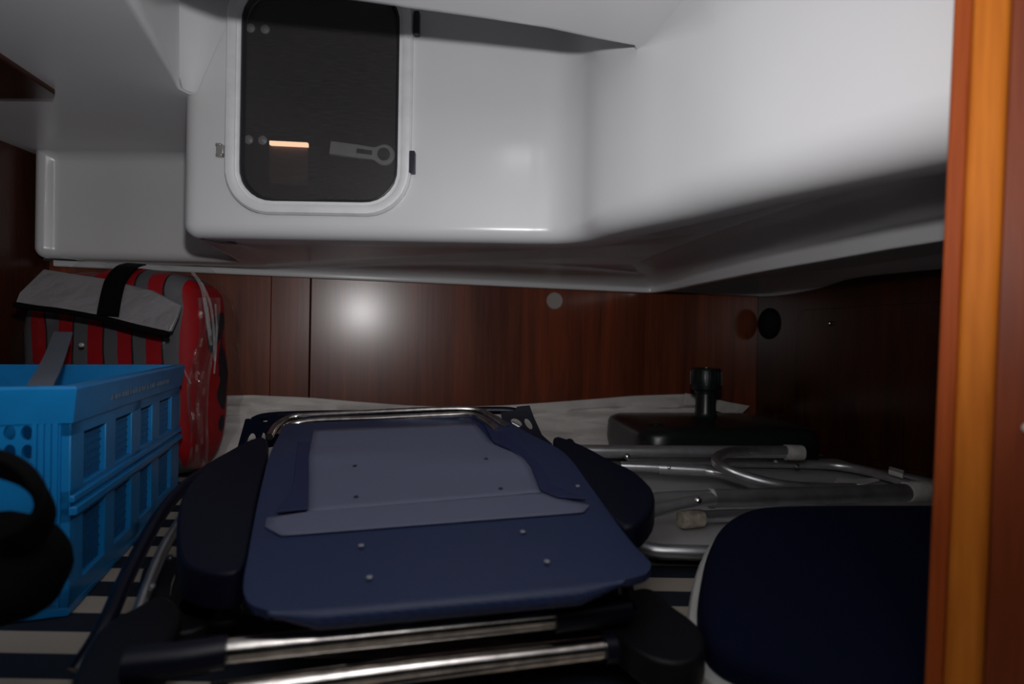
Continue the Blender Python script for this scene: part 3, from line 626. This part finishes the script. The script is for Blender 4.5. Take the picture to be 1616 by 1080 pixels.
# lower chair
f2 = empty('folding_chair', V(-.02, .85, ZM + .0), 'folded chair beneath the top one, two worn chrome tubes with black sleeves showing in front', 'chair', group='folding chairs stacked flat')
def PT(lst, z): return [P(x, y, z=z) for x, y in lst]
ta = build('frame_tube', tube(PT([(350, 1029), (620, 1001), (880, 975)], -.318), .0125, n=4), CHR, f2)
build('sleeve', tube(PT([(200, 1050), (290, 1040), (358, 1029)], -.318), .0165, n=4), NAVYP, ta)
build('sleeve', tube(PT([(872, 976), (925, 969), (990, 961)], -.318), .0165, n=4), NAVYP, ta)
tb2 = build('frame_tube', tube(PT([(330, 1100), (640, 1058), (960, 1022)], -.355), .0125, n=4), CHR, f2)
build('sleeve', tube(PT([(952, 1023), (1010, 1018), (1078, 1010)], -.355), .0175, n=4), NAVYP, tb2)
def slab(name, pts, z, th, parent, mt, bev=.006): return build(name, prism([P(x, y, z=z) for x, y in sm(pts)], (0, 0, -th)), mt, parent, bevel=bev)
slab('hinge', [(955, 950), (1000, 930), (1030, 930), (1060, 955), (1100, 985), (1113, 1015), (1100, 1040), (1060, 1046), (1010, 1030), (965, 990)], -.335, .035, f2, BLKP, .012)
slab('hinge', [(150, 1000), (210, 960), (262, 940), (285, 975), (250, 1040), (200, 1100), (110, 1100)], -.33, .04, f2, BLKP, .008)
build('latch_plate', prism([P(x, y, z=-.372) for x, y in ((1062, 1040), (1070, 1044), (1098, 1042), (1104, 1046), (1098, 1054), (1064, 1054))], (0, 0, .004)), WPL, f2, label='small white plastic latch plate')
# seat and side tubes of the lower chair (mostly hidden)
def C2(x, y, l): return CP(x, y, l)
Ls = [(455, 680), (430, 740), (402, 850), (392, 930), (420, 968)]; Rs = [(770, 665), (850, 712), (940, 812), (1005, 885), (960, 925)]
build('seat', grid(patch(Ls, Rs, -.035, 10, 3)), NAVYD, f2, solid=.012, soff=-1, bevel=.003)
for s in (-1, 1):
    build('side_tube', tube([V(s * .17 - .02, .68, -.33), V(s * .19 - .02, .9, -.29), V(s * .17 - .04, 1.2, -.225)], .011), NAVYP, f2)
    build('leg', tube([V(s * .19 - .02, .66, -.375), V(s * .2 - .02, 1.0, -.37), V(s * .18 - .03, 1.3, -.36)], .011), NAVYP, f2)
    build('prop', tube([V(s * .17 - .04, 1.19, -.235), V(s * .17 - .04, 1.21, -.39)], .010), NAVYP, f2)
# left-hand ironwork of the lower chair
build('leg', tube(zpts([(120, 1060, .60), (165, 990, .64), (205, 900, .72), (262, 800, .86), (318, 748, 1.0), (352, 738, 1.06)]), .010, n=5), NAVYP, f2)
build('leg', tube(zpts([(205, 1010, .66), (232, 930, .72), (262, 860, .80), (300, 800, .92)]), .008, n=5), ALUD, f2)
for pts in ([(268, 950), (272, 925), (283, 893)], [(306, 948), (311, 920), (318, 893)]):
    build('spring_wire', tube([P(x, y, d=.72) for x, y in pts], .0014, seg=8, n=4), CHR, f2)
slab('bracket', [(240, 880), (330, 890), (350, 930), (330, 985), (240, 1000), (215, 950)], -.345, .02, f2, BLKP, .004)
for x, y in ((298, 897), (240, 926), (222, 878), (268, 880)): rivet(P(x, y, z=-.33), .0045, ALUD, f2, (0, -.4, .9))
slab('foot_plate', [(290, 945), (375, 950), (378, 975), (330, 982), (285, 968)], -.345, .008, f2, NAVYP, .002)

# ---------------------------------------------------------------- blue folding crate
ua = V(-.33, .944, 0).normalized(); ub = V(-ua.y, ua.x, 0)   # ua: along the right side, ub: to the left
K = P(108, 974, z=ZM); K.z = ZM; KH = .325; LA, LB = .62, .44
cr_ = empty('folding_crate', K + ua * LA / 2 + ub * LB / 2, 'bright blue plastic folding crate with slotted sides at the left', 'crate')
def CB(a0, a1, b0, b1, z0, z1):   # box in crate coordinates
    c = K + ua * (a0 + a1) / 2 + ub * (b0 + b1) / 2; c.z = K.z + (z0 + z1) / 2
    M_ = Matrix((ua, ub, V(0, 0, 1))).transposed()
    return box(c, (abs(a1 - a0), abs(b1 - b0), abs(z1 - z0)), ax=M_)
T = .012
rimh = .052
def kq(a, b, z): p = K + ua * a + ub * b; p.z = K.z + z; return p
rr4 = []
for o_, z in ((.003, KH - rimh), (.009, KH - .004), (.007, KH), (-T + .002, KH), (-T + .002, KH - rimh)):
    rr4.append([kq(-o_, -o_, z), kq(LA + o_, -o_, z), kq(LA + o_, LB + o_, z), kq(-o_, LB + o_, z)])
rr4.append(rr4[0])
rim_ = build('rim', grid(rr4, True), BLUE, cr_, ang=20)
PALE = mat('faint_pale_print', (.10, .16, .24), .6)
lt = []; xx = .14
while xx < .50:
    w_ = random.choice((.004, .006, .008)); f_ = .5
    c0a = kq(xx, -.006, KH - .030); lt.append(box(c0a, (w_, .001, random.choice((.008, .010))), ax=Matrix((ua, ub, V(0, 0, 1))).transposed())); xx += w_ + random.choice((.002, .002, .008))
build('lettering', join(*lt), PALE, rim_, smooth=False)
build('base', CB(0, LA, 0, LB, 0, .014), BLUE, cr_, bevel=.003)
midz = .148
posts = [(0, .046), (.133, .177), (.262, .315), (.392, .445), (.545, LA)]
for b0, b1, side in ((0, T, 0), (LB - T, LB, 1)):
    sd = build('side_wall', join(*([CB(a0, a1, b0, b1, .012, KH - rimh) for a0, a1 in posts] + [CB(0, LA, b0 - (.008 if side == 0 else 0), b1 + (.008 if side else 0), midz - .006, midz + .006), CB(0, LA, b0 - (.005 if side == 0 else 0), b1, midz + .012, midz + .022), CB(0, LA, b0, b1, midz - .016, midz + .03), CB(0, LA, b0, b1, .012, .04), CB(0, LA, b0, b1, KH - rimh - .02, KH - rimh)])), BLUE, cr_, bevel=.0015, seg=2)
    for (p0, p1), (p2, p3) in zip(posts, posts[1:]):
        for z0, z1 in ((.04, midz - .016), (midz + .03, KH - rimh - .02)):
            bars = []; nb = max(3, int((p2 - p1) / .009))
            for k in range(1, nb): x = p1 + (p2 - p1) * k / nb; bars.append(CB(x - .0011, x + .0011, b0 + .006, b1 - .003, z0, z1))
            for k in range(1, 6): z = z0 + (z1 - z0) * k / 6; bars.append(CB(p1, p2, b0 + .007, b1 - .003, z - .001, z + .001))
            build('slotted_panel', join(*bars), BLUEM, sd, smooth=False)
# end walls, with flutes and finger holes
def plate(outer, holes, off):
    lo2 = [outer] + holes; flat_ = [p for l in lo2 for p in l]; n = len(flat_); off = Vector(off)
    tr = [list(t) for t in tessellate_polygon(lo2)]
    vs = flat_ + [p + off for p in flat_]; fs = tr + [[i + n for i in reversed(t)] for t in tr]; k = 0
    for l in lo2:
        m_ = len(l); fs += [[k + i, k + (i + 1) % m_, n + k + (i + 1) % m_, n + k + i] for i in range(m_)]; k += m_
    return vs, fs
hl = []
for px, py in ((15, 684), (42, 684), (15, 714), (43, 714), (-12, 684), (-12, 714), (-40, 684), (-40, 714)):
    c = PP(px, py, K, ua); hl.append([c + ub * (.0068 * math.cos(2 * pi * k / 16)) + V(0, 0, .0105 * math.sin(2 * pi * k / 16)) for k in range(16)])
op = [kq(0, T, .012), kq(0, LB - T, .012), kq(0, LB - T, KH - rimh), kq(0, T, KH - rimh)]
ew = build('end_wall', join(plate(op, hl, ua * .006), *[CB(-.004, 0, bb, bb + .005, .02, KH - rimh) for bb in (.014, .022, .030, .038, LB - .05, LB - .03)]), BLUE, cr_, smooth=False)
build('end_wall', CB(LA - T, LA, T, LB - T, .012, KH - rimh), BLUE, cr_)
# contents of the crate
bun = K + ua * .44 + ub * .125; bun.z = ZM + .12
rows = []
for i in range(15):
    v = i / 14 * pi
    rows.append([bun + ua * (.14 * math.sin(v) ** .6 * math.cos(u)) + ub * (.085 * math.sin(v) ** .6 * math.sin(u)) + V(0, 0, .13 * (-math.cos(v)) * 1.0 + .012 * nz(V(math.cos(u), math.sin(u), v), 2.0, 5) * math.sin(v)) for u in [2 * pi * k / 24 for k in range(24)]])
thingmesh('cloth_bundle', grid(rows, True), RED, 'dark red and grey bundle of cloth inside the blue crate', 'cloth')
def ribbon(pts, wdir, wid, th=.003, n=6):
    p = catmull(pts, n); rows = []
    for i in range(len(p)):
        wd = wdir[0].lerp(wdir[1], i / (len(p) - 1)).normalized() if isinstance(wdir, tuple) else wdir
        t = (p[min(i + 1, len(p) - 1)] - p[max(i - 1, 0)]).normalized(); nn_ = t.cross(wd).normalized() * th / 2
        rows.append([p[i] + wd * wid / 2 + nn_, p[i] - wd * wid / 2 + nn_, p[i] - wd * wid / 2 - nn_, p[i] + wd * wid / 2 - nn_])
    vs, fs = grid(rows, True); fs += [[0, 1, 2, 3], [len(vs) - 1 - k for k in range(4)]]
    return vs, fs
thingmesh('webbing_strap', ribbon(zpts([(46, 640, .86), (66, 604, .90), (80, 578, 1.00), (92, 548, 1.14), (100, 525, 1.22)]), V(1, 0, 0), .042, .003), STRAPG, 'flat grey webbing strap rising out of the blue crate', 'strap', ang=50)
# black strap loops close to the lens at lower left
bs = empty('black_bag', P(0, 850, d=.52) + V(-.1, 0, -.1), 'out of focus black bag with looped carry strap in front of the blue crate', 'bag')
def z5(l): return [P(x, y, d=.50) for x, y in l]
build('carry_strap', ribbon(z5([(-60, 720), (0, 733), (40, 750), (66, 782), (68, 815), (45, 845), (0, 862), (-60, 875)]), V(.12, -.55, .8), .032, .012), STRAPB, bs, bevel=.004, ang=60)
rows = []
bc = P(-25, 900, d=.53)
for i in range(17):
    v = i / 16 * pi
    rows.append([bc + V(.076 * math.sin(v) ** .7 * math.cos(u), .05 * math.sin(v) ** .7 * math.sin(u), -.052 * math.cos(v)) * (1 + .12 * nz(V(math.cos(u), math.sin(u), v), 1.5, 8)) for u in [2 * pi * k / 24 for k in range(24)]])
build('body', grid(rows, True), STRAPB, bs)

# ---------------------------------------------------------------- striped bundle in clear plastic behind the crate
bd = empty('packed_bundle', V(-1.06, 1.56, ZM), 'red and grey striped bundle packed in clear plastic behind the blue crate', 'bundle')
bx = Matrix.Rotation(-.10, 3, 'Z')
def sbox(c, hx, hy, z0, z1, e=.45, amp=.012, seed=1, nu=56, nv=26):
    rows = []
    for i in range(nv + 1):
        v = -pi / 2 + pi * i / nv; cv = math.copysign(abs(math.cos(v)) ** e, math.cos(v)); sv = math.copysign(abs(math.sin(v)) ** e, math.sin(v)); row = []
        for k in range(nu):
            u = 2 * pi * k / nu; cu = math.copysign(abs(math.cos(u)) ** e, math.cos(u)); su = math.copysign(abs(math.sin(u)) ** e, math.sin(u))
            p = bx @ V(hx * cv * cu, hy * cv * su, 0) + V(0, 0, (z0 + z1) / 2 + (z1 - z0) / 2 * sv) + V(c[0], c[1], 0)
            dr = (p - V(c[0], c[1], (z0 + z1) / 2)).normalized(); row.append(p + dr * amp * nz(p, 11, seed))
        rows.append(row)
    vs, fs = grid(rows, True); return vs, fs
build('padded_body', sbox((-1.08, 1.54), .25, .11, ZM + .006, .172, .42, .016), RED, bd, ang=70)
build('plastic_wrap', sbox((-1.065, 1.538), .275, .128, ZM + .004, .190, .5, .05, 4, 90, 60), FILM, bd, ang=15)
fy = 1.40
def fp3(x, y, d): return P(x, y, d=d)
flp = [(24, 478, 1.37), (30, 462, 1.38), (68, 425, 1.44), (110, 432, 1.45), (170, 441, 1.45), (240, 459, 1.43), (284, 482, 1.40), (278, 500, 1.38), (268, 524, 1.37), (215, 512, 1.36), (165, 499, 1.36), (95, 487, 1.36)]
flv = build('flap', prism([fp3(x_, y_, d_2 - .035) for x_, y_, d_2 in flp], (0, .012, 0)), FLAP, bd, bevel=.003, label='pale grey vinyl flap')
build('piping', tube([fp3(x, y, d - .035) for x, y, d in ((24, 481, 1.365), (60, 487, 1.36), (95, 491, 1.355), (165, 504, 1.355), (215, 518, 1.355), (266, 530, 1.36))], .007, n=4), STRAPB, bd)
build('buckle_strap', ribbon([fp3(x, y, d - .035) for x, y, d in ((216, 417, 1.56), (200, 422, 1.47), (184, 440, 1.425), (176, 465, 1.39), (170, 498, 1.35))], V(1, 0, -.05), .052, .004), STRAPB, bd, ang=50, label='wide black strap')
SB = mat('bright_buckle', (.8, .75, .75), .2, .6)
build('buckle', lathe(fp3(130, 545, 1.38), [(.006, 0), (.006, .005), (.003, .007), (0, .007)], (0, -1, .2), 14), SB, bd)
# creased plastic tail of the wrap on the right
rows = []
for i in range(22):
    v = i / 21; xl = 312 - 20 * v + 6 * math.sin(v * 9); xr = 345 - 22 * v + 4 * math.sin(v * 7 + 1); y = 470 + 270 * v
    rows.append([P(xl + (xr - xl) * k / 7, y, d=1.43 + .03 * math.sin(k * 1.7 + v * 8) + .02 * nz(V(k, v * 6, 0), 1, 2)) for k in range(8)])
FILM2 = film('creased_plastic', (.42, .40, .39), .16, .2)
build('plastic_tail', grid(rows), FILM2, bd, solid=.001)

GLINT = film('plastic_glint_film', (.7, .67, .67), .2, .12)  # paler film ribbons that paint in highlights along the wrap's creases
for pts, wd in (([(304, 430), (318, 452), (326, 490), (332, 530)], .010), ([(318, 446), (332, 480), (337, 520), (339, 570)], .006), ([(322, 470), (326, 500), (333, 545)], .008), ([(288, 576), (294, 592), (301, 606)], .004), ([(340, 480), (342, 530), (338, 590)], .004)):
    build('plastic_glint', ribbon([P(x, y, d=1.405) for x, y in pts], V(1, -.3, .1).normalized(), wd, .002, 4), GLINT, bd, ang=50)
